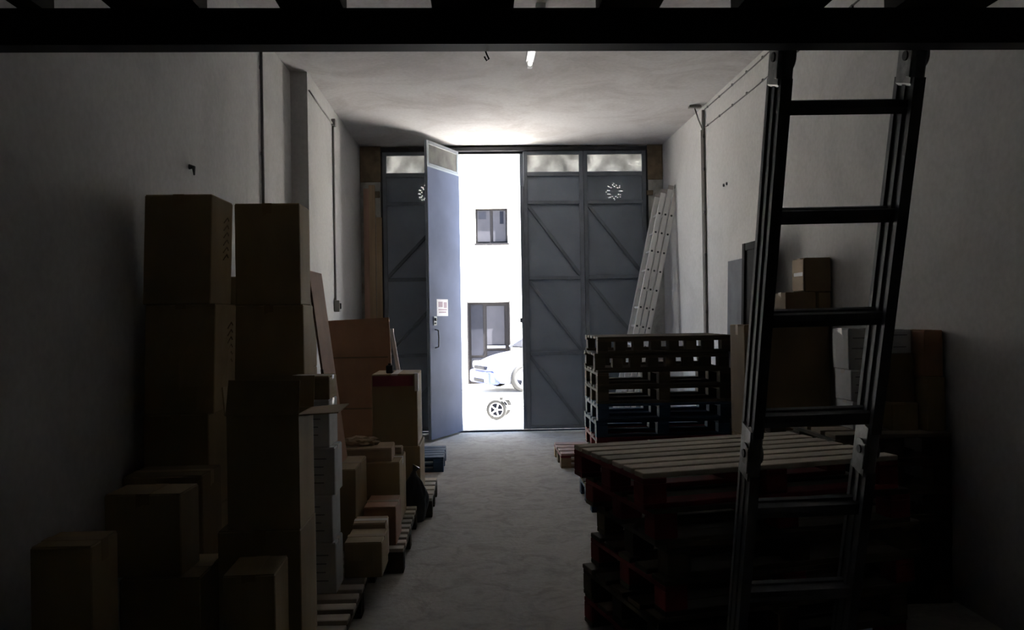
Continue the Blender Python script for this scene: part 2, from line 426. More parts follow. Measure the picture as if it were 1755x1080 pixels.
# left: conduit with switch box on the stepped wall
t = thing('conduit', 'thin grey conduit ending in a switch box above the brown flat carton', 'conduit')
dc = 8.75
x = XL2 + 0.012
zc = at(577, 213, dc).z
obj('pipe', tube([(x, dc, 1.68), (x, dc, zc)], 0.011, 8), M_PIPE, t, smooth=True)
obj('pipe', tube([(x, dc, zc), (x, 8.0, zc + 0.01), (x, YSTEP + 0.02, zc + 0.02)], 0.007, 8), M_PIPE, t, smooth=True)
obj('junction_box', bx(x - 0.012, x + 0.03, dc - 0.04, dc + 0.04, zc - 0.02, zc + 0.05, 0.004), M_PIPE, t)
sbx = obj('switch_box', bx(x - 0.012, x + 0.045, dc - 0.045, dc + 0.045, 1.56, 1.68, 0.006), M_PIPE, t)
obj('switch_rocker', bx(x + 0.045, x + 0.055, dc - 0.02, dc + 0.02, 1.59, 1.65, 0.003), M_BLACKP, sbx)
# right: vertical conduit and two cable runs
t = thing('conduit', 'vertical grey conduit on the wall beside the leaning grey panel', 'conduit')
dr = XR * F_PX / (1216 - 818)
x = XR - 0.016
zt = H - 0.05
obj('pipe', tube([(x, dr, 0.1), (x, dr, zt)], 0.016, 10), M_PIPE, t, smooth=True)
obj('pipe', tube([(x - 0.006, dr + 0.045, 0.1), (x - 0.006, dr + 0.045, zt - 0.2)], 0.010, 8), M_PIPE, t, smooth=True)
obj('branch_pipe', tube([(x, dr, zt - 0.22), (x - 0.05, dr, zt - 0.1), (x - 0.09, dr, H - 0.02)], 0.008, 8), M_PIPE, t, smooth=True)
obj('ceiling_outlet', bx(x - 0.15, x - 0.02, dr - 0.03, dr + 0.03, H - 0.03, H - 0.004, 0.004), M_PIPE, t)
clip_row(t, [(x - 0.005, dr - 0.03, z) for z in (1.5, 2.1, 2.55, 3.0, 3.35)], size=0.03)
for nm, lab, dz in (('wall_cable', 'upper clipped cable running along the wall just under the ceiling', 0.05), ('wall_cable', 'lower clipped cable running along the wall parallel to the ceiling', 0.24)):
    t = thing(nm, lab, 'cable')
    z = H - dz
    obj('cable', tube([(XR - 0.008, dr - 0.03, z), (XR - 0.008, 7.2, z - 0.012), (XR - 0.008, 5.6, z), (XR - 0.008, 4.0, z)], 0.006, 6), M_CABLE, t, smooth=True)
    clip_row(t, [(XR - 0.008, dr - 0.15 - k * 0.42, z - (0.004 if k else 0)) for k in range(9)], size=0.022)
# chips and screws in the plaster
dh = 1.62 * F_PX / (818 - 335)
p = at(335, 292, dh)
tag(obj('wall_hook', tube([(XL + 0.0, p.y, p.z + 0.02), (XL + 0.03, p.y - 0.01, p.z + 0.015), (XL + 0.035, p.y - 0.02, p.z - 0.03)], [0.016, 0.011, 0.005], 8), M_DARKM), 'small dark hook fixed high on the bare side wall', 'hook')
dh = XR * F_PX / (1251 - 818)
p = at(1251, 316, dh)
t = thing('wall_fixing', 'pair of small dark wall plugs beside the vertical conduit', 'wall fixing', (XR, dh, p.z))
for s in (-0.05, 0.05): obj('plug', tube([(0.0, s, 0), (-0.012, s, 0)], 0.014, 8), M_CABLE, t)

# ------------------------------------------------------------------ pallets
def pallet(label, x, y, z, rz, L=1.2, W=0.8, n=5, deck=M_WOOD, side=M_WOOD, blockm=None, low=M_WOODD, style='euro', group=None, board_w=None):
    """Boards along local x. Origin at the middle of the footprint."""
    t = thing('wooden_pallet', label, 'pallet', (x, y, z), (0, 0, rz), group)
    blockm = blockm or side
    bw = board_w or (0.62 * W / n + 0.02)
    for i in range(n):
        v = -W / 2 + bw / 2 + (W - bw) * i / (n - 1)
        jit = random.uniform(-0.004, 0.004)
        cbox('deck_board', (L, bw, 0.022), deck, t, (jit, v, 0.133), (0, 0, random.uniform(-0.004, 0.004)))
    if style == 'euro':
        for u in (-L / 2 + 0.05, 0, L / 2 - 0.05):
            cbox('cross_board', (0.1, W, 0.022), side, t, (u, 0, 0.111))
            for v in (-W / 2 + 0.05, 0, W / 2 - 0.05):
                cbox('block', (0.1, 0.1, 0.078), blockm, t, (u, v, 0.061))
        for v in (-W / 2 + 0.05, 0, W / 2 - 0.05):
            cbox('bottom_board', (L, 0.1, 0.022), low, t, (0, v, 0.011))
    else:                                       # many short blocks under the front and rear edge
        k = 8
        for v in (-W / 2 + 0.05, W / 2 - 0.05):
            cbox('edge_board', (L, 0.1, 0.022), side, t, (0, v, 0.111))
            for i in range(k):
                u = -L / 2 + 0.045 + (L - 0.09) * i / (k - 1)
                cbox('block', (0.09 if v < 0 else 0.07, 0.1, 0.078), blockm, t, (u, v, 0.061))
            cbox('bottom_board', (L, 0.1, 0.022), low, t, (0, v, 0.011))
    return t

PH = 0.1445
ORD = ['topmost', 'second', 'third', 'fourth', 'fifth', 'sixth', 'seventh', 'eighth', 'ninth']
def ordlabel(i, n, tail, extra=''):
    if i == n - 1: return 'lowest pallet of ' + tail
    if i == 0: return 'topmost %spallet of ' % extra + tail
    return '%s %spallet from the top of ' % (ORD[i], extra) + tail

# near stack beside the foreground ladder
zt6 = 6 * PH
dN = (CAM.z - zt6) * F_PX / (814 - 537)
NL = Vector((wx(1103, dN, 814), dN))
RZ = math.radians(13.5)
ex, ey = Vector((math.cos(RZ), math.sin(RZ))), Vector((-math.sin(RZ), math.cos(RZ)))
near_side = [M_RED, M_RED, M_WOODD, M_RED, M_WOODD, M_RED]
near_off = [(0, 0), (0.05, -0.01), (0.11, 0.0), (0.08, 0.0), (0.04, 0.0), (0.05, 0.02)]
for i in range(6):
    o = NL + ex * (0.6 + near_off[i][0]) + ey * (0.4 + near_off[i][1])
    pallet(ordlabel(i, 6, 'the near stack behind the foreground ladder', 'red-sided ' if near_side[i] is M_RED and i < 5 else ''), o.x, o.y, (5 - i) * PH, RZ + (random.uniform(-0.02, 0.02) if i else 0),
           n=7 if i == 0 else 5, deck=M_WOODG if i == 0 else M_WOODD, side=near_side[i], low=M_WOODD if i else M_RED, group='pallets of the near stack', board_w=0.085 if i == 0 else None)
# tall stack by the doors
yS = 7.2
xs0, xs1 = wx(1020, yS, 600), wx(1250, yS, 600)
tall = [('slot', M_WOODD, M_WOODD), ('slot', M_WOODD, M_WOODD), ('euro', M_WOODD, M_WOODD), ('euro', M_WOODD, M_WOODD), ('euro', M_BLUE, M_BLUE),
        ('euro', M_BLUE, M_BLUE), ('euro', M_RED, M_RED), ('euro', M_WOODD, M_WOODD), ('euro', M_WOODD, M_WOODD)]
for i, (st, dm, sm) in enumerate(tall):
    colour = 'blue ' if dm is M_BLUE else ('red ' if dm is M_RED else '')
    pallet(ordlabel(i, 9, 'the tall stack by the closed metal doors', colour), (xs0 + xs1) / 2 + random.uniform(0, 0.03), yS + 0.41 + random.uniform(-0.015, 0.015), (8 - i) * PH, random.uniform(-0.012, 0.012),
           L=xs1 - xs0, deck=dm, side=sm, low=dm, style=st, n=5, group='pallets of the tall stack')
# single pallets on the floor
pallet('blue pallet on the floor in front of the tall pallet stack', wx(1015, 6.3, 880) + 0.6, 6.3 + 0.40, 0, 0.0, W=0.76, deck=M_WOODD, side=M_BLUE, low=M_BLUE, blockm=M_BLUE)
pallet('worn pale red pallet lying flat near the closed metal doors', wx(962, 8.14, 800) + 0.55, 8.14 + 0.4, 0, 0.0, L=1.1, W=0.74, deck=M_PINK, side=M_RED, low=M_LINTEL, blockm=M_LINTEL, n=4, board_w=0.15)
pallet('dark blue pallet on the floor beside the open door leaf', wx(760, 8.1, 800) - 0.4, 8.12 + 0.36, 0, 0.0, L=0.8, W=0.72, deck=M_BLUE, side=M_BLUE, low=M_BLUE, n=5, board_w=0.13)
# pallets carrying the cartons at the left
XG = -0.60
pallet('slatted grey pallet under the tall column of white cartons', (XG - 1.60) / 2, 4.27, 0, 0, L=abs(-1.60 - XG), W=1.22, n=9, deck=M_WOODG, side=M_WOODD, low=M_WOODD, board_w=0.085)
pallet('slatted pallet under the row of low flat cartons', -0.455 - 0.57, 5.5, 0, 0, L=1.14, W=1.1, n=9, deck=M_WOODG, side=M_WOODD, low=M_WOODD, board_w=0.07)
pallet('pallet under the big carton and black bag', -0.36 - 0.5, 6.28 + 0.42, 0, 0, L=1.0, W=0.8, deck=M_WOODG, side=M_WOODD, low=M_WOODD)
# low pallet stack that carries the cartons at the right wall
for i in range(6):
    pallet(ordlabel(i, 6, 'the stack under the white cartons by the side wall'), 2.095, 4.71, (5 - i) * PH, random.uniform(-0.006, 0.006), L=0.60, W=1.04, n=6, deck=M_WOOD if i == 0 else M_WOODD, side=M_WOODD, low=M_WOODD, group='pallets of the stack by the side wall')

# ------------------------------------------------------------------ cartons
def carton(label, x0, x1, y0, y1, z0, z1, m=M_CARD, rz=0.0, tape=M_TAPE, bulge=0.004, shear=(0, 0), along='x', open_top=False, group=None, name='cardboard_box', prints=0):
    w, d, h = x1 - x0, y1 - y0, z1 - z0
    t = thing(name, label, 'box', ((x0 + x1) / 2, (y0 + y1) / 2, z0), (0, 0, rz), group)
    g = 0.0045
    a, b = w / 2 - 0.002, d / 2 - 0.002
    bm = bmesh.new()
    add_box(bm, -a, a, -b, b, 0.0, h - g if not open_top else h)
    if open_top:
        bm.free(); bm = bmesh.new(); q = 0.006
        for bb in ((-a, a, -b, -b + q, 0, h), (-a, a, b - q, b, 0, h), (-a, -a + q, -b + q, b - q, 0, h), (a - q, a, -b + q, b - q, 0, h), (-a + q, a - q, -b + q, b - q, 0, q)): add_box(bm, *bb)
    else:
        bmesh.ops.subdivide_edges(bm, edges=bm.edges[:], cuts=3, use_grid_fill=True)
        for v in bm.verts:
            u, vv, q = v.co.x / a, v.co.y / b, v.co.z / h
            k = (1 - abs(q * 2 - 1) ** 2)
            v.co.x += u * k * bulge * (1 - vv * vv) * random.uniform(0.4, 1.3)
            v.co.y += vv * k * bulge * (1 - u * u) * random.uniform(0.4, 1.3)
    for v in bm.verts:
        v.co.x += shear[0] * v.co.z; v.co.y += shear[1] * v.co.z
    bevel_edges = [e for e in bm.edges if len(e.link_faces) == 2 and e.calc_face_angle(0) > 1.0]
    if not open_top: bmesh.ops.bevel(bm, geom=bevel_edges, offset=0.004, segments=1, affect='EDGES')
    obj('body', bm, m, t)
    sx, sy = shear[0] * h, shear[1] * h
    if not open_top:
        s = 0.004
        if along == 'x':
            fl = [(-a + s, a - s, -b + s, -0.0015), (-a + s, a - s, 0.0015, b - s)]
            tp = (-a + 0.0, a - 0.0, -0.025, 0.025)
        else:
            fl = [(-a + s, -0.0015, -b + s, b - s), (0.0015, a - s, -b + s, b - s)]
            tp = (-0.025, 0.025, -b + 0.0, b - 0.0)
        for f in fl: obj('flap', bx(f[0] + sx, f[1] + sx, f[2] + sy, f[3] + sy, h - g, h - 0.001), m, t)
        if tape:
            tm = obj('tape', bx(tp[0] + sx, tp[1] + sx, tp[2] + sy, tp[3] + sy, h - 0.001, h), tape, t)
            L = min(0.07, h * 0.35)
            if along == 'x':
                obj('tape_end', bx(-a - 0.001 + sx, -a + sx + 0.001, -0.025 + sy, 0.025 + sy, h - L, h), tape, tm)
                obj('tape_end', bx(a - 0.001 + sx, a + 0.001 + sx, -0.025 + sy, 0.025 + sy, h - L, h), tape, tm)
            else:
                obj('tape_end', bx(-0.025 + sx, 0.025 + sx, -b - 0.001 + sy, -b + 0.001 + sy, h - L, h), tape, tm)
    for k in range(prints):                    # faint printed rules on the face towards the camera and the inner side
        zz = h * (0.25 + 0.5 * k / max(1, prints - 1))
        ww = random.uniform(0.5, 0.8)
        obj('print_line', bx(-a * ww, a * ww * 0.8, -b - bulge - 0.0015, -b - bulge - 0.0005, zz, zz + 0.006), M_INK, t)
    return t

# --- left side, by the wall
PT = PH + 0.0
def X(px, d, py): return wx(px, d, py)
c1 = [2.09, 1.575, 1.06, 0.60, PT]
d1 = 4.0
c1x = [(243, 360), (242, 364), (240, 354), (240, 354)]
c1lab = ['topmost tall brown carton with scribbles, leaning column nearest the side wall', 'sagging brown carton second from top in the column nearest the wall',
         'brown carton third from top in the column nearest the wall', 'lowest brown carton in the column nearest the wall']
for i in range(4):
    xa, xb_ = X(c1x[i][0], d1, 500), X(c1x[i][1], d1, 500)
    t = carton(c1lab[i], xa, xb_, d1, d1 + 0.34, c1[i + 1], c1[i], M_CARD, 0.0, bulge=0.012 if i == 1 else 0.005, shear=((0.035, 0), (0.03, 0.0), (0, 0), (0, 0))[i], along='y')
    if i < 2:                                   # slanted pen scribble on the aisle side
        w = (xb_ - xa) / 2
        hh = c1[i] - c1[i + 1]
        for k in range(6):
            z = hh * (0.42 + 0.07 * k)
            obj('pen_mark', tube([(w + 0.006 + 0.035 * z, 0.0, z), (w + 0.009 + 0.035 * z, 0.05, z + 0.03), (w + 0.009 + 0.035 * z, 0.07, z + 0.015)], 0.0025, 5), M_CARDD, t)
c2 = [2.125, 1.575, 1.05, 0.60, PT]
d2y = 4.6
c2lab = ['topmost tall carton of the column next to the leaning cardboard sheet', 'second carton from top of the column next to the leaning cardboard sheet',
         'third carton of the column next to the leaning cardboard sheet', 'lowest carton of the column next to the leaning cardboard sheet']
for i in range(4):
    xa, xb_ = X(403 if i == 0 else 400, d2y, 500), X(516 if i == 0 else 520, d2y, 500)
    t = carton(c2lab[i], xa, xb_, d2y, d2y + 0.27, c2[i + 1], c2[i], M_CARD, 0.0, along='y')
# column 3 hidden behind, carries the leaning sheet
for i, (za, zb) in enumerate(((0, 0.6), (0.6, 1.2), (1.2, 1.75))):
    carton('%s carton of the short column behind the leaning cardboard sheet' % ('lowest', 'middle', 'top')[i], -1.585, -1.012, 4.97, 5.35, za if i else PT, zb, M_CARD)
# leaning sheet
pA, pB = at(533, 470, 5.0), at(557, 640, 5.0)
sl = (pA.x - pB.x) / (pA.z - pB.z)
xb0 = pB.x - sl * pB.z
# white and brown small cartons on the slatted pallet
dw = 4.17
xw0, xw1 = -0.935, wx(568, dw, 850)
zs = [wz(y, dw, 560) for y in (645, 685, 767, 849, 931)] + [PT]
wl_ = ['small brown carton on top of the white carton column', 'topmost white carton of the column on the slatted pallet', 'second white carton of the column on the slatted pallet',
       'third white carton of the column on the slatted pallet', 'lowest white carton of the column on the slatted pallet']
for i in range(5):
    o = (0.0, 0.0, 0.022, 0.008, 0.02)[i]
    carton(wl_[i], xw0 + o, xw1 + o, dw, dw + 0.215, zs[i + 1], zs[i], M_CARD if i == 0 else M_WHITEC, random.uniform(-0.02, 0.02), tape=M_TAPEC, group='cartons on the slatted pallet' if i else None, prints=4 if i else 0)
# leaning cardboard sheet stands between the white column and the low cartons
lean = thing('cardboard_sheet', 'tall brown cardboard sheet leaning behind the carton column', 'cardboard sheet', (0, 0, 0))
zb_, zt_ = 0.62, pA.z + 0.02
carton('plain carton on the pallet carrying the leaning cardboard sheet', -1.0, -0.72, 4.92, 5.4, PT, 0.62, M_CARD)
sx_ = lambda z: pB.x + sl * (z - pB.z)
obj('panel', prism([(sx_(zb_) - 0.012, zb_), (sx_(zb_), zb_), (sx_(zt_), zt_), (sx_(zt_) - 0.012, zt_)], 'y', 4.95, 5.35), M_CARDR, lean)
obj('torn_edge', prism([(sx_(1.15) - 0.013, 1.12), (sx_(1.12) + 0.002, 1.12), (sx_(1.2) + 0.002, 1.2), (sx_(1.2) - 0.013, 1.2)], 'y', 4.949, 4.97), M_CARDD, lean)
# open carton in front
dC = 3.3
xC0, xC1 = X(388, dC, 800), X(514, dC, 800)
zC1 = wz(712, dC, 450); zC0 = wz(908, dC, 450)
oc = carton('big open-topped brown carton with raised flaps in front of the carton columns', xC0, xC1, dC, dC + 0.29, zC0, zC1, M_CARD, 0.0, open_top=True)
w, dd, hh = xC1 - xC0, 0.29, zC1 - zC0
def flap(parent, pts, th, m=M_CARD):
    bm = bmesh.new(); P = [Vector(p) for p in pts]
    nrm = (P[1] - P[0]).cross(P[2] - P[0]).normalized() * th
    A = [bm.verts.new(p) for p in P]; B = [bm.verts.new(p + nrm) for p in P]
    bm.faces.new(A); bm.faces.new(B[::-1])
    for i in range(4): bm.faces.new((A[i], B[i], B[(i + 1) % 4], A[(i + 1) % 4]))
    return obj('flap', bm, m, parent)
flap(oc, [(-w / 2, -dd / 2, hh), (w / 2, -dd / 2, hh), (w / 2 + 0.01, -dd / 2 - 0.02, hh + 0.135), (-w / 2 + 0.02, -dd / 2 - 0.02, hh + 0.14)], 0.005)
flap(oc, [(w / 2, -dd / 2, hh), (w / 2, dd / 2, hh), (w / 2 + 0.15, dd / 2 - 0.01, hh + 0.012), (w / 2 + 0.15, -dd / 2 + 0.01, hh + 0.006)], 0.005, M_CARDL)
flap(oc, [(-w / 2, dd / 2, hh), (-w / 2, -dd / 2, hh), (-w / 2 - 0.012, -dd / 2 + 0.01, hh + 0.11), (-w / 2 - 0.012, dd / 2 - 0.01, hh + 0.11)], 0.005)
flap(oc, [(w / 2, dd / 2, hh), (-w / 2, dd / 2, hh), (-w / 2, dd / 2 + 0.03, hh + 0.13), (w / 2, dd / 2 + 0.03, hh + 0.13)], 0.005)
carton('brown carton on the floor carrying the big open-topped carton', X(374, dC, 980), xC1 + 0.002, dC - 0.01, dC + 0.30, 0, zC0, M_CARD, 0.0, along='y')
# front-left group
carton('dark carton standing on the floor against the wall, half hidden by a smaller one', X(196, 3.62, 830), X(338, 3.62, 830), 3.69, 3.96, PT, wz(822, 3.62, 260), M_CARDD, 0.0)
carton('low carton on the floor under the small square carton near the wall', X(202, 3.2, 1000), X(342, 3.2, 1000), 3.2, 3.53, 0, wz(992, 3.2, 270), M_CARD, 0.02)
zz = wz(992, 3.2, 270)
carton('small square carton set on a low carton near the wall', X(178, 3.22, 900), X(312, 3.22, 900), 3.22, 3.42, zz, wz(847, 3.22, 250), M_CARD, -0.02, along='y')
carton('low brown carton in the dark corner, closest to the camera by the wall', X(50, 2.72, 1000), X(158, 2.72, 1000), 2.72, 2.92, 0, wz(935, 2.72, 180), M_CARD, 0.0)
zq = wz(986, 2.98, 420)
carton('lower carton of the small pair in front of the big open carton', X(378, 2.98, 1000), X(470, 2.98, 1000), 2.98, 3.22, 0, zq / 2, M_CARD, 0.0)
carton('upper carton of the small pair in front of the big open carton', X(378, 2.98, 1000), X(470, 2.98, 1000), 2.98, 3.22, zq / 2, zq, M_CARD, 0.03, along='y')


# --- row of low flat cartons
xl = -0.715
F = [(4.41, 4.70, wz(930, 4.41, 620), 655, 'nearest low brown carton in the row along the aisle', M_CARD),
     (4.72, 4.89, wz(897, 4.72, 620), 662, 'low carton with clear taped corner, second in the row along the aisle', M_CARDL),
     (5.02, 5.36, wz(870, 5.02, 620), 680, 'low reddish carton third in the row along the aisle', M_CARDR)]
for y0, y1, zt, px, lab, m in F:
    carton(lab, xl + (0.02 if y0 > 5 else 0), wx(px, y0, 930), y0, y1, PT, zt, m, 0.0, tape=M_TAPEC if m is M_CARDL else M_TAPE)
z4 = wz(793, 5.5, 640)
carton('medium brown carton behind the low cartons, flat carton lying on it', -0.93, wx(686, 5.5, 830), 5.5, 5.95, PT, z4, M_CARD, 0.0, tape=M_TAPEC)
carton('flat carton lying on the medium brown carton', -0.95, wx(671, 5.52, 775), 5.52, 5.80, z4, wz(769, 5.52, 630), M_CARDL, 0.03, tape=None)
carton('small pale carton tucked behind the flat carton', wx(668, 5.82, 785), wx(689, 5.82, 785), 5.82, 5.94, z4, z4 + 0.045, M_CARDL, 0.0, tape=None)

# --- far left group on the third pallet
dE = 6.32
xe0, xe1 = wx(637, dE, 700), wx(716, dE, 700)
zm = wz(765, dE, 690); ztp = wz(641, dE, 690)
carton('lower carton under the tall brown carton next to the black bag', xe0 + 0.02, xe1 + 0.015, dE, dE + 0.5, PT, zm, M_CARD, 0.0, along='y')
t = carton('tall brown carton with reddish taped top beside the open door', xe0, xe1, dE, dE + 0.48, zm, ztp, M_CARD, 0.0, tape=M_TAPEC, along='y')
obj('corner_strip', bx((xe1 - xe0) / 2 - 0.02, (xe1 - xe0) / 2 + 0.006, -0.246, -0.22, ztp - zm - 0.13, ztp - zm + 0.003), M_WHITE, t)
obj('red_band', bx(-(xe1 - xe0) / 2 + 0.01, (xe1 - xe0) / 2 - 0.03, -0.2465, -0.2440, ztp - zm - 0.09, ztp - zm - 0.012), mat('red_print', (0.22, 0.05, 0.07), 0.8, 0.2, 8), t)
kz = ztp + 0.0
t = thing('small_canister', 'small black canister standing on the tall brown carton', 'canister', (wx(668, dE + 0.12, 630), dE + 0.12, kz))
obj('base_block', bx(-0.026, 0.026, -0.03, 0.03, 0, 0.06, 0.006), M_BLACKP, t)
obj('top_knob', tube([(0, 0, 0.058), (0, 0, 0.075)], 0.012, 10), M_BLACKP, t)
# flat reddish cartons leaning upright
dB = 6.97
xb0_, xb1_ = wx(562, dB, 600), wx(667, dB, 600)
zB = wz(545, dB, 615)
t = thing('flat_carton', 'large flattened reddish-brown carton standing upright behind the tall carton', 'cardboard', ((xb0_ + xb1_) / 2, dB, PT))
wB = (xb1_ - xb0_) / 2
obj('sheet', prism([(-wB, 0), (wB + 0.05, 0), (wB, zB - PT), (-wB, zB - PT - 0.02)], 'y', 0, 0.05), M_CARDR, t)
obj('fold_line', bx(-wB + 0.02, wB - 0.01, -0.003, 0.002, 1.02, 1.032), M_CARDD, t)
obj('fold_line', bx(-wB + 0.02, wB - 0.01, -0.003, 0.002, 0.60, 0.612), M_CARDD, t)
t = thing('polystyrene_strip', 'thin white strip leaning beside the flattened reddish-brown carton', 'strip', (0, 0, 0))
pA, pB = at(667, 566, 7.02), at(681, 645, 7.02)
k = (pB.x - pA.x) / (pB.z - pA.z)
zlo = PT + 0.0
obj('strip', prism([(pB.x + k * (zlo - pB.z), zlo), (pB.x + k * (zlo - pB.z) + 0.03, zlo), (pA.x + 0.03, pA.z), (pA.x, pA.z)], 'y', 7.025, 7.06), M_PAPER, t)
obj('end_cap', prism([(pA.x - 0.004, pA.z - 0.02), (pA.x + 0.034, pA.z - 0.02), (pA.x + 0.032, pA.z + 0.012), (pA.x - 0.004, pA.z + 0.012)], 'y', 7.022, 7.063), M_WHITE, t)
# crumpled paper between the cartons
bm = bmesh.new(); bmesh.ops.create_icosphere(bm, subdivisions=3, radius=1)
for v in bm.verts:
    v.co *= random.uniform(0.75, 1.1); v.co = Vector((v.co.x * 0.13, v.co.y * 0.07, max(v.co.z * 0.04, -0.025)))
tag(obj('crumpled_paper', bm, M_CARDL, loc=(wx(615, 6.1, 750), 5.98, z4 + 0.0)), 'crumpled pale wrapping paper lying behind the flat carton', 'paper')
bpy.data.objects['crumpled_paper'].location = (wx(617, 5.66, 752), 5.66, wz(769, 5.52, 630) + 0.025)

# black plastic bag slumped in front of the lower carton
bm = bmesh.new(); bmesh.ops.create_icosphere(bm, subdivisions=4, radius=1)
for v in bm.verts:
    a = math.atan2(v.co.y, v.co.x); h = v.co.z
    r = 1 + 0.10 * math.sin(5 * a + 2 * h) * (1 - abs(h)) + 0.07 * math.sin(9 * a - 5 * h) * (0.3 + max(0, h)) + random.uniform(-0.02, 0.02)
    s = 1.0 if h < 0 else 1.0 - 0.5 * h ** 2.2
    v.co = Vector((v.co.x * r * s * 0.10, v.co.y * r * s * 0.085, (max(h, -0.72) + 0.72) * 0.18))
bx_, by_ = wx(714, 6.2, 830), 6.20
bg = thing('rubbish_bag', 'slumped black plastic bag beside the lower carton on the pallet', 'bag', (bx_ - 0.02, by_, 0))
obj('sack', bm, M_BAG, bg, smooth=True)
obj('tied_neck', tube([(0, 0, 0.29), (0.005, 0, 0.32), (0.02, 0, 0.35)], [0.03, 0.014, 0.03], 10), M_BAG, bg, smooth=True)
bg.scale = (1.0, 0.8, 1.15)

# planks standing in the far corner beside the doors
for i, (px0, px1, ptop, m, lab) in enumerate(((623, 632, 322, M_PLANKR, 'reddish plank standing in the corner, closest to the side wall'), (632, 643, 316, M_PLANK, 'tan plank standing in the corner, middle of three'),
                                              (644, 654, 372, M_PLANK, 'short tan plank standing in the corner, closest to the metal doors'))):
    dP = 10.66
    xa, xb_ = wx(px0, dP, 430), wx(px1, dP, 430)
    zt = wz(ptop, dP, 635)
    t = thing('wooden_plank', lab, 'plank', ((xa + xb_) / 2, dP, 0), (math.radians(-1.2), 0, 0), 'planks in the corner by the doors')
    obj('board', bx(-(xb_ - xa) / 2, (xb_ - xa) / 2, 0, 0.024, 0, zt, 0.002), m, t)
    obj('end_grain', bx(-(xb_ - xa) / 2 + 0.004, (xb_ - xa) / 2 - 0.004, 0.003, 0.021, zt, zt + 0.002), M_LINTEL, t)

# ------------------------------------------------------------------ right side by the wall
dR = 5.62
xr0, xr1 = wx(1276, dR, 650), XR - 0.03
zR = wz(556, dR, 1340)
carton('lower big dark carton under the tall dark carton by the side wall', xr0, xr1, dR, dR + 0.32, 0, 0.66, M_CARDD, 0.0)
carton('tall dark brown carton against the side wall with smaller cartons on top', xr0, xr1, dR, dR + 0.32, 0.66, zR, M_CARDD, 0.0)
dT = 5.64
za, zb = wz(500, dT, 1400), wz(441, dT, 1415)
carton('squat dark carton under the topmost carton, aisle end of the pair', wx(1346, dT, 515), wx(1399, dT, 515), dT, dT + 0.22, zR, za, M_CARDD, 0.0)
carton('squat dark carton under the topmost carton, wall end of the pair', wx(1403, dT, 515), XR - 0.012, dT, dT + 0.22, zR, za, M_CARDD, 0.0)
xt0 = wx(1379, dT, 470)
carton('topmost carton by the side wall with lit-toned side and torn white label', xt0, XR - 0.01, dT, dT + 0.22, za, zb, M_CARDD, 0.0)
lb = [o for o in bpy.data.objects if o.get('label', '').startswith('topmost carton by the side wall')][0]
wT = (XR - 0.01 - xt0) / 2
obj('lit_side_panel', bx(-wT - 0.0055, -wT - 0.004, -0.1, 0.1, 0.01, zb - za - 0.01), M_CARDL, lb)  # pale panel: doorway light on this side put into the colour
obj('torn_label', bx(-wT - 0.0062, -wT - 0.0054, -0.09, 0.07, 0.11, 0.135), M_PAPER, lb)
# white cartons on the pallet stack
zS = 6 * PH
dW = 4.36
xw = wx(1455, dW, 600)
wz1, wz2 = wz(563, dW, 1460), wz(634, dW, 1460)
wz3 = wz(688, dW, 1460)
for lab, a, b, o in (('topmost white carton behind the foreground ladder', wz2, wz1, 0.0), ('middle white carton behind the foreground ladder', wz3, wz2, 0.012), ('lowest white carton behind the foreground ladder', zS, wz3, 0.02)):
    carton(lab, xw + o - 0.005, xw + o + 0.16, dW, dW + 0.2, a, b, M_WHITEC, 0.0, tape=M_TAPEC, prints=3)
xq0, xq1 = xw + 0.20, wx(1567, 4.32, 600)
zq1, zq2, zq3 = wz(565, 4.32, 1550), wz(606, 4.32, 1550), wz(690, 4.32, 1550)
carton('small white carton on dark cartons at the side wall', xq0, xq1, 4.34, 4.56, zq2, zq1, M_WHITEC, 0.0, tape=M_TAPEC, prints=2)
carton('dark carton directly under the small white carton', xq0 + 0.01, xq1 + 0.012, 4.34, 4.56, zq3, zq2, M_CARDD, 0.0)
carton('brown carton at the bottom of the column under the small white carton', xq0 - 0.005, xq1 + 0.01, 4.30, 4.56, zS, zq3, M_CARD, 0.0)
carton('lower brown carton squeezed against the side wall', xq1 + 0.025, XR - 0.01, 4.25, 4.55, zS, zS + 0.28, M_CARD, 0.0)
carton('upper reddish carton squeezed against the side wall', xq1 + 0.025, XR - 0.01, 4.27, 4.55, zS + 0.28, wz(566, 4.27, 1585), M_CARDR, 0.0)
# leaning panels
t = thing('metal_panel', 'grey sheet panel leaning on the side wall behind the tall pallet stack', 'panel', (2.24, 0, 0))
za = at(1273, 441, 7.22).z
obj('sheet', prism([(0.06, 0), (0.085, 0), (0.135, za), (0.11, za)], 'y', 7.24, 7.80), M_PANEL, t)
obj('edge_strip', prism([(0.058, 0), (0.12, 0), (0.165, za + 0.005), (0.105, za + 0.005)], 'y', 7.20, 7.24), M_BLACKP, t)
t = thing('leaning_screen', 'tall black framed screen leaning on the side wall beside the grey panel', 'screen', (2.17, 0, 0))
zf = at(1300, 413, 6.75).z
for z0, z1 in ((0.0, 0.08), (zf - 0.06, zf)):
    k = 0.06 / zf
    obj('rail', prism([(0.02 + k * z0, z0), (0.06 + k * z0, z0), (0.06 + k * z1, z1), (0.02 + k * z1, z1)], 'y', 6.58, 6.98), M_BLACKP, t)
for y0 in (6.52, 6.98):
    obj('stile', prism([(0.015, 0), (0.065, 0), (0.125, zf), (0.075, zf)], 'y', y0, y0 + 0.06), M_BLACKP, t)
obj('infill', prism([(0.035, 0.08), (0.045, 0.08), (0.1, zf - 0.06), (0.09, zf - 0.06)], 'y', 6.58, 6.98), M_BLACKP, t)
t = thing('dark_board', 'shorter black board wedged between the grey panel and the tall black screen', 'board', (2.26, 0, 0))
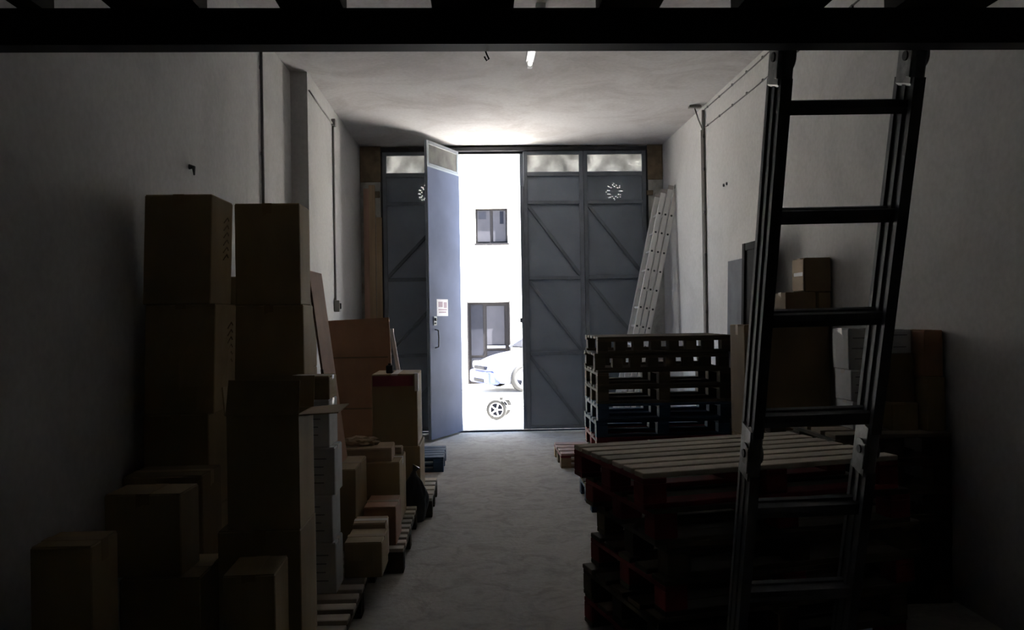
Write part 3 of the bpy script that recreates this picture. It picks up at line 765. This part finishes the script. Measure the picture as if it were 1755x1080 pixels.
obj('board', prism([(0.04, 0), (0.06, 0), (0.12, 1.78), (0.10, 1.78)], 'y', 7.06, 7.19), M_BLACKP, t)
obj('lip', prism([(0.098, 1.78), (0.125, 1.78), (0.125, 1.80), (0.098, 1.80)], 'y', 7.06, 7.19), M_DARKM, t)

# ------------------------------------------------------------------ aluminium ladder in the far corner (seen edge-on)
lad = thing('extension_ladder', 'pale aluminium extension ladder leaning in the corner by the metal doors', 'ladder')
dL = 10.15
pt, pb = at(1150, 318, dL), at(1094, 600, dL)
kk = (pt.x - pb.x) / (pt.z - pb.z)
xbase = pb.x - kk * pb.z
ang = math.atan(kk)
lad.matrix_world = Matrix.Translation((xbase, dL, 0.0)) @ Matrix.Rotation(ang, 4, 'Y')
Ltot = pt.z / math.cos(ang)
for s, (off, L0, L1) in enumerate(((0.0, 0.03, Ltot - 0.02), (0.075, 0.06, Ltot), (-0.075, 0.05, Ltot - 0.08))):
    for yy in (0.0, 0.36):
        r = obj('rail', bx(off - 0.03, off + 0.03, yy - 0.012, yy + 0.012, L0, L1, 0.004), M_ALU, lad)
        for e, z in ((0, L0), (1, L1)):
            obj('end_cap', bx(off - 0.033, off + 0.033, yy - 0.015, yy + 0.015, z - 0.03 if e else z - 0.02, z + 0.02 if e else z + 0.03, 0.003), M_PIPE, r)
    n = int((L1 - 0.2) / 0.232)
    for i in range(n):
        z = 0.2 + i * 0.232
        rg = obj('rung', tube([(off, 0.0, z), (off, 0.36, z)], 0.013, 8), M_ALU, lad)
        obj('rung_end', tube([(off, -0.014, z), (off, 0.0, z)], 0.0135, 8), M_DARKM, rg)

# ------------------------------------------------------------------ foreground folding ladder
top = Vector((at(1330, 90, 2.40).x, 2.40, at(1330, 90, 2.40).z))
bot = at(1255, 1080, 2.96)
dirv = (top - bot).normalized()
foot = bot - dirv * (bot.z / dirv.z)
Wd = at(1577, 90, 2.40).x - top.x
zax = dirv
xax = Vector((1, 0.02, 0)); xax = (xax - zax * xax.dot(zax)).normalized()
yax = zax.cross(xax)
R = Matrix((xax, yax, zax)).transposed()
fl = thing('folding_ladder', 'dark aluminium folding ladder with locking hinges leaning on the overhead beam', 'ladder')
fl.matrix_world = Matrix.Translation(foot + zax * 0.012) @ R.to_4x4()
Lf = (top - foot).length + 0.06
zh1 = (at(1300, 775, 2.78) - foot).dot(zax)
zh2 = (at(1350, 105, 2.41) - foot).dot(zax)
def rail_section(u0, u1, z0, z1, inner):
    """C-profile rail: a web with three ribs, 75 mm deep."""
    bm = bmesh.new()
    a, b = (u0 + 0.006, u1 - 0.006)
    add_box(bm, a, b, -0.058, 0.058, z0, z1)
    for v in (-0.058, -0.010, 0.038):
        add_box(bm, u0, u1, v, v + 0.020, z0, z1)
    return bm
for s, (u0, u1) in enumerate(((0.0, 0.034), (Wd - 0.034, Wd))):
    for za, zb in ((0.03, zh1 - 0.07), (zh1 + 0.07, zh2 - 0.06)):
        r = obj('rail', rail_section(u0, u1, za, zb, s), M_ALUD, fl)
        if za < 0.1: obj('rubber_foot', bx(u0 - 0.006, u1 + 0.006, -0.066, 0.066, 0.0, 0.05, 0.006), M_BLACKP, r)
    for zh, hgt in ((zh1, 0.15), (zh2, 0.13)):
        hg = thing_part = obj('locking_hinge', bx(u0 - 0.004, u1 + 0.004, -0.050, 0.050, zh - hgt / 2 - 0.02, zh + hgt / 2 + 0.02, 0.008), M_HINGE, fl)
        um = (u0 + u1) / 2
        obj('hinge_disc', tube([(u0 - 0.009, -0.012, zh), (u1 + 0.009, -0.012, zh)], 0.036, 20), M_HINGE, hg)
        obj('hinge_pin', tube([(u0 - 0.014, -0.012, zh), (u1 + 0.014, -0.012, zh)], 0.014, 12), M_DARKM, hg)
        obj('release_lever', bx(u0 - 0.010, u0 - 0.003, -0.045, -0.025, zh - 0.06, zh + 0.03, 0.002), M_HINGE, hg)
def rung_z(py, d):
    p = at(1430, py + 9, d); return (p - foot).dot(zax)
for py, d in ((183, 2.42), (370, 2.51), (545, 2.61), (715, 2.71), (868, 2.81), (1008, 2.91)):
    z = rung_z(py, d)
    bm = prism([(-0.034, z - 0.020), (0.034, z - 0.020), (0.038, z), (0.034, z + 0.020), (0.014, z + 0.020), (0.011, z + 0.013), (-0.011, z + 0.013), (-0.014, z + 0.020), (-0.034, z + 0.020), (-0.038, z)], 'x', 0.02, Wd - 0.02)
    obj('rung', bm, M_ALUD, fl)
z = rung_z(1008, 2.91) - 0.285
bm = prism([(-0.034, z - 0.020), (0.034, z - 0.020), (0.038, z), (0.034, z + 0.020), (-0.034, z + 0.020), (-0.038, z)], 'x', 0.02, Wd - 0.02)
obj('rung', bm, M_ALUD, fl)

# ------------------------------------------------------------------ outside: street, house, car, hand truck
M_ASPH = mat('sunlit_paving', (0.62, 0.60, 0.56), 0.95, 0.15, 3, 0.1)
M_FAC = plaster_mat('house_render', (0.80, 0.78, 0.70), (0.76, 0.74, 0.66), 1.0)
M_BAND = mat('house_band', (0.62, 0.55, 0.48), 0.9, 0.1, 4)
M_WFR = mat('window_frame_dark', (0.014, 0.013, 0.014), 0.7, 0.1, 6, spec=0.1)
M_WGL = mat('window_glass_dark', (0.017, 0.018, 0.024), 0.6, 0.3, 2.0, spec=0.06)
M_WGL2 = mat('window_curtain', (0.034, 0.034, 0.040), 0.8, 0.15, 3, spec=0.05)
M_WGL3 = mat('window_dark_pane', (0.007, 0.008, 0.013), 0.6, 0.2, 3, spec=0.05)
SL = -0.027
def gz(y): return SL * (y - 11.08)
YF = 22.0
bm = bmesh.new()
vs = [bm.verts.new(p) for p in ((-40, 11.08, 0), (40, 11.08, 0), (40, 60, gz(60)), (-40, 60, gz(60)))]
bm.faces.new(vs)
vs2 = [bm.verts.new(v.co + Vector((0, 0, -0.3))) for v in vs]; bm.faces.new(vs2[::-1])
for i in range(4): bm.faces.new((vs[i], vs2[i], vs2[(i + 1) % 4], vs[(i + 1) % 4]))
struct('street', bm, M_ASPH, 'glaring sunlit street paving outside the doorway', 'street')
hs = thing('house', 'sunlit pale two-storey house across the street', 'building', (0, YF, gz(YF)), kind='thing')
zg = gz(YF)
U0, U1 = wx(815, YF, 387), wx(870, YF, 387); UZ0, UZ1 = wz(417, YF, 842) - zg, wz(357, YF, 842) - zg
D0, D1 = wx(803, YF, 580), wx(873, YF, 580); DZ1 = wz(518, YF, 838) - zg
HX0, HX1, HZ = -9.0, 9.0, 7.2
bm = bmesh.new()
xs_, zs_ = sorted({HX0, U0, U1, D0, D1, HX1}), sorted({0.0, DZ1, UZ0, UZ1, HZ})
for i in range(len(xs_) - 1):
    for j in range(len(zs_) - 1):
        cx_, cz_ = (xs_[i] + xs_[i + 1]) / 2, (zs_[j] + zs_[j + 1]) / 2
        if (U0 < cx_ < U1 and UZ0 < cz_ < UZ1) or (D0 < cx_ < D1 and cz_ < DZ1): continue
        add_box(bm, xs_[i], xs_[i + 1], 0, 0.25, zs_[j], zs_[j + 1])
add_box(bm, HX0, HX1, 0.25, 6, 0, HZ)
obj('wall', bm, M_FAC, hs)
zb0, zb1 = wz(419, YF, 850) - zg, wz(402, YF, 850) - zg
obj('string_course', bx(HX0, U0 - 0.02, -0.03, 0.0, zb0, zb1), M_BAND, hs)
obj('string_course', bx(U1 + 0.02, HX1, -0.03, 0.0, zb0, zb1), M_BAND, hs)
obj('roof_edge', bx(HX0 - 0.2, HX1 + 0.2, -0.3, 6.2, HZ, HZ + 0.15), M_BAND, hs)
w = obj('window', bx(U0, U1, 0.12, 0.16, UZ0, UZ1), M_WFR, hs)
um, e = (U0 + U1) / 2, 0.05
obj('pane', bx(U0 + e, um - 0.04, 0.10, 0.12, UZ0 + e, UZ1 - e), M_WGL2, w); obj('pane', bx(um + 0.04, U1 - e, 0.10, 0.12, UZ0 + e, UZ1 - e), M_WGL2, w)
obj('dark_pane', bx(um + 0.22, U1 - 0.10, 0.095, 0.10, UZ1 - 0.40, UZ1 - e - 0.02), M_WGL3, w)
obj('dark_pane', bx(U0 + 0.08, um - 0.14, 0.095, 0.10, UZ1 - 0.27, UZ1 - e - 0.02), M_WGL, w)
obj('window_sill', bx(U0 - 0.03, U1 + 0.03, -0.04, 0.12, UZ0 - 0.05, UZ0), M_WFR, w)
dr_ = obj('house_door', bx(D0, D1, 0.14, 0.18, 0, DZ1), M_WFR, hs)
xm = D0 + (D1 - D0) * 0.36
obj('pane', bx(D0 + 0.07, xm, 0.12, 0.14, 0.75, DZ1 - 0.07), M_WGL, dr_)
obj('pane', bx(xm + 0.1, D1 - 0.12, 0.12, 0.14, 1.02, DZ1 - 0.10), M_WGL2, dr_)
obj('ledge', bx(xm + 0.1, D1 - 0.10, 0.08, 0.14, 0.93, 1.00), M_PANEL, dr_)
obj('lower_panel', bx(D0 + 0.07, xm, 0.12, 0.14, 0.1, 0.68), M_WGL, dr_)
obj('lower_panel', bx(xm + 0.1, D1 - 0.12, 0.12, 0.14, 0.1, 0.86), M_WGL, dr_)
obj('door_jamb', bx(D0 - 0.03, D0, -0.02, 0.18, 0, DZ1 + 0.04), M_WFR, dr_)
obj('door_jamb', bx(D1, D1 + 0.03, -0.02, 0.18, 0, DZ1 + 0.04), M_WFR, dr_)

# car: local +x to its nose, origin on the ground under its middle
M_CAR = mat('car_paint', (0.13, 0.145, 0.22), 0.4, 0.04, 3, spec=0.3)
M_BUMP = mat('car_bumper_shaded', (0.04, 0.05, 0.14), 0.5, 0.05, 3, spec=0.15)  # shade on the car's front painted in as a darker, bluer colour
M_LAMP = mat('car_lamp', (0.5, 0.5, 0.52), 0.15, 0.05, 3, spec=0.8)
M_TYRE = mat('tyre', (0.02, 0.02, 0.02), 0.8, 0.2, 10)
M_RIM = mat('alloy_rim', (0.6, 0.6, 0.62), 0.35, 0.05, 10, metal=0.6)
AC = math.radians(180 + 20)
car = thing('car', 'pale blue parked car with alloy wheel and dark grille across the street', 'car')
YC = 18.3
corner = at(851, 660, YC)                   # near front corner of the car
hl, hw = 1.95, 0.84
off = Matrix.Rotation(AC, 3, 'Z') @ Vector((hl - 0.06, hw, 0))
car.location = (corner.x - off.x, corner.y - off.y, gz(YC))
car.rotation_euler = (0, 0, AC)
prof = [(-1.95, 0.42, 0.62, 0.62), (-1.90, 0.30, 0.90, 0.74), (-1.55, 0.22, 0.96, 0.82), (-0.9, 0.20, 0.98, 0.84), (0.0, 0.20, 0.97, 0.84), (0.75, 0.20, 0.95, 0.84),
        (1.2, 0.20, 0.90, 0.83), (1.6, 0.22, 0.80, 0.79), (1.85, 0.26, 0.68, 0.70), (1.95, 0.34, 0.56, 0.58)]
bm = bmesh.new(); rings = []
for x, z0, z1, w in prof:
    z0 -= 0.07; z1 -= 0.07
    zmid = (z0 + z1) / 2
    half = [(0, z0), (w * 0.85, z0), (w, z0 + 0.12), (w, zmid + 0.05), (w * 0.94, z1 - 0.06), (w * 0.78, z1), (0, z1 + 0.025)]
    ring = half + [(-u, v) for u, v in half[-2:0:-1]]
    rings.append([bm.verts.new((x, u, v)) for u, v in ring])
for i in range(len(rings) - 1):
    n = len(rings[i])
    for k in range(n): bm.faces.new((rings[i][k], rings[i][(k + 1) % n], rings[i + 1][(k + 1) % n], rings[i + 1][k]))
bm.faces.new(rings[0][::-1]); bm.faces.new(rings[-1])
body = obj('body', bm, M_CAR, car, smooth=True)
md = body.modifiers.new('s', 'SUBSURF'); md.levels = 2; md.render_levels = 2
def cabin(z0, z1, ins, name, m, shrink=0.0):
    bm = bmesh.new()
    base = [(-1.75, 0.72), (0.95, 0.74)]; topp = [(-1.25, 0.56), (0.15, 0.57)]
    q = []
    for (xa, wa), z in ((base[0], z0), (base[1], z0), (topp[1], z1), (topp[0], z1)):
        q.append([bm.verts.new((xa, s * (wa - shrink), z)) for s in (-1, 1)])
    for i in range(4): bm.faces.new((q[i][0], q[(i + 1) % 4][0], q[(i + 1) % 4][1], q[i][1]))
    bm.faces.new([q[i][0] for i in range(4)][::-1]); bm.faces.new([q[i][1] for i in range(4)])
    bmesh.ops.bevel(bm, geom=bm.edges[:], offset=0.05, segments=2, affect='EDGES')
    return obj(name, bm, m, car, smooth=False)
cabin(0.93, 1.40, 0, 'glasshouse', M_WGL)
obj('roof_panel', bx(-1.22, 0.12, -0.55, 0.55, 1.39, 1.43, 0.015, 2), M_CAR, car)
for s in (-1, 1):
    obj('windscreen_pillar', tube([(0.93, s * 0.735, 0.94), (0.16, s * 0.57, 1.41)], 0.03, 6), M_CAR, car)
    obj('rear_pillar', tube([(-1.73, s * 0.715, 0.94), (-1.25, s * 0.56, 1.41)], 0.05, 6), M_CAR, car)
    obj('door_pillar', tube([(-0.35, s * 0.735, 0.94), (-0.45, s * 0.575, 1.41)], 0.03, 6), M_CAR, car)
    mr_ = obj('wing_mirror', bx(0.62, 0.76, s * 0.80 - 0.02, s * 0.80 + 0.16 * s + 0.02, 0.95, 1.08, 0.03, 2) if s > 0 else bx(0.62, 0.76, -0.98, -0.78, 0.95, 1.08, 0.03, 2), M_CAR, car)
    obj('headlight', bx(1.66, 1.90, s * 0.56 - 0.13, s * 0.56 + 0.13, 0.49, 0.64, 0.04, 2), M_LAMP, car)
    obj('fog_lamp', bx(1.86, 1.945, s * 0.45 - 0.07, s * 0.45 + 0.07, 0.27, 0.35, 0.02, 2), M_WGL, car)
bp_ = obj('bumper', bx(1.72, 1.99, -0.66, 0.66, 0.16, 0.46, 0.06, 3), M_BUMP, car)
obj('grille', bx(1.90, 1.985, -0.34, 0.34, 0.48, 0.56, 0.015, 2), M_WGL3, car)
obj('air_intake', bx(1.96, 1.998, -0.32, 0.32, 0.20, 0.28, 0.01), M_WGL3, bp_)
obj('number_plate', bx(1.98, 2.0, -0.24, 0.24, 0.31, 0.41, 0.004), M_PAPER, bp_)
def wheel(parent, loc, r, wd, nsp, rim=M_RIM, rz=0):
    ty = obj('wheel', lathe([(r * 0.70, -wd * 0.45), (r * 0.78, -wd / 2), (r * 0.94, -wd / 2), (r, -wd * 0.3), (r, wd * 0.3), (r * 0.94, wd / 2), (r * 0.78, wd / 2), (r * 0.70, wd * 0.45), (r * 0.70, -wd * 0.45)], 28), M_TYRE, parent, loc, (0, 0, rz), smooth=True)
    obj('rim', lathe([(r * 0.71, -wd * 0.4), (r * 0.64, -wd * 0.42), (r * 0.63, 0), (r * 0.64, wd * 0.42), (r * 0.71, wd * 0.4)], 28), rim, ty, smooth=True)
    obj('hub', lathe([(0.0001, -wd * 0.4), (r * 0.17, -wd * 0.4), (r * 0.17, wd * 0.4), (0.0001, wd * 0.4)], 16), rim, ty)
    for k in range(nsp):
        a = 2 * math.pi * k / nsp
        obj('spoke', tube([(r * 0.12 * math.cos(a), 0, r * 0.12 * math.sin(a)), (r * 0.68 * math.cos(a), 0, r * 0.68 * math.sin(a))], r * 0.085, 6), rim, ty)
    obj('brake_disc', lathe([(0.0001, wd * 0.05), (r * 0.6, wd * 0.05), (r * 0.6, wd * 0.1), (0.0001, wd * 0.1)], 20), M_WGL3, ty)
    return ty
for x in (1.22, -1.22):
    for s in (-1, 1): wheel(car, (x, s * (hw - 0.075), 0.31), 0.31, 0.19, 5)

# hand truck lying on its back on the ground just outside
ht = thing('hand_truck', 'pale hand truck with small spoked wheels lying outside the doorway', 'hand truck', (wx(851, 12.3, 705), 12.3, gz(12.3)), (0, 0, math.radians(-12)))
M_HT = mat('hand_truck_paint', (0.75, 0.74, 0.72), 0.5, 0.1, 6)
for s in (0.0, 0.42):
    wheel(ht, (0, s, 0.155), 0.15, 0.05, 5, M_RIM)
    obj('side_rail', tube([(0.02, s + 0.05 if s == 0 else s - 0.05, 0.16), (0.6, s + 0.05 if s == 0 else s - 0.05, 0.17), (1.1, s + 0.05 if s == 0 else s - 0.05, 0.10)], 0.014, 8), M_HT, ht, smooth=True)
    obj('mudguard', bx(0.10, 0.22, s - 0.03, s + 0.03, 0.30, 0.315, 0.004), M_HT, ht)
obj('axle', tube([(0, -0.03, 0.155), (0, 0.45, 0.155)], 0.012, 8), M_DARKM, ht)
for x, z in ((0.3, 0.165), (0.6, 0.17), (0.9, 0.13), (1.1, 0.10)): obj('cross_bar', tube([(x, 0.05, z), (x, 0.37, z)], 0.011, 8), M_HT, ht)
obj('toe_plate', bx(-0.03, -0.02, 0.06, 0.36, 0.14, 0.36, 0.002), M_HT, ht)
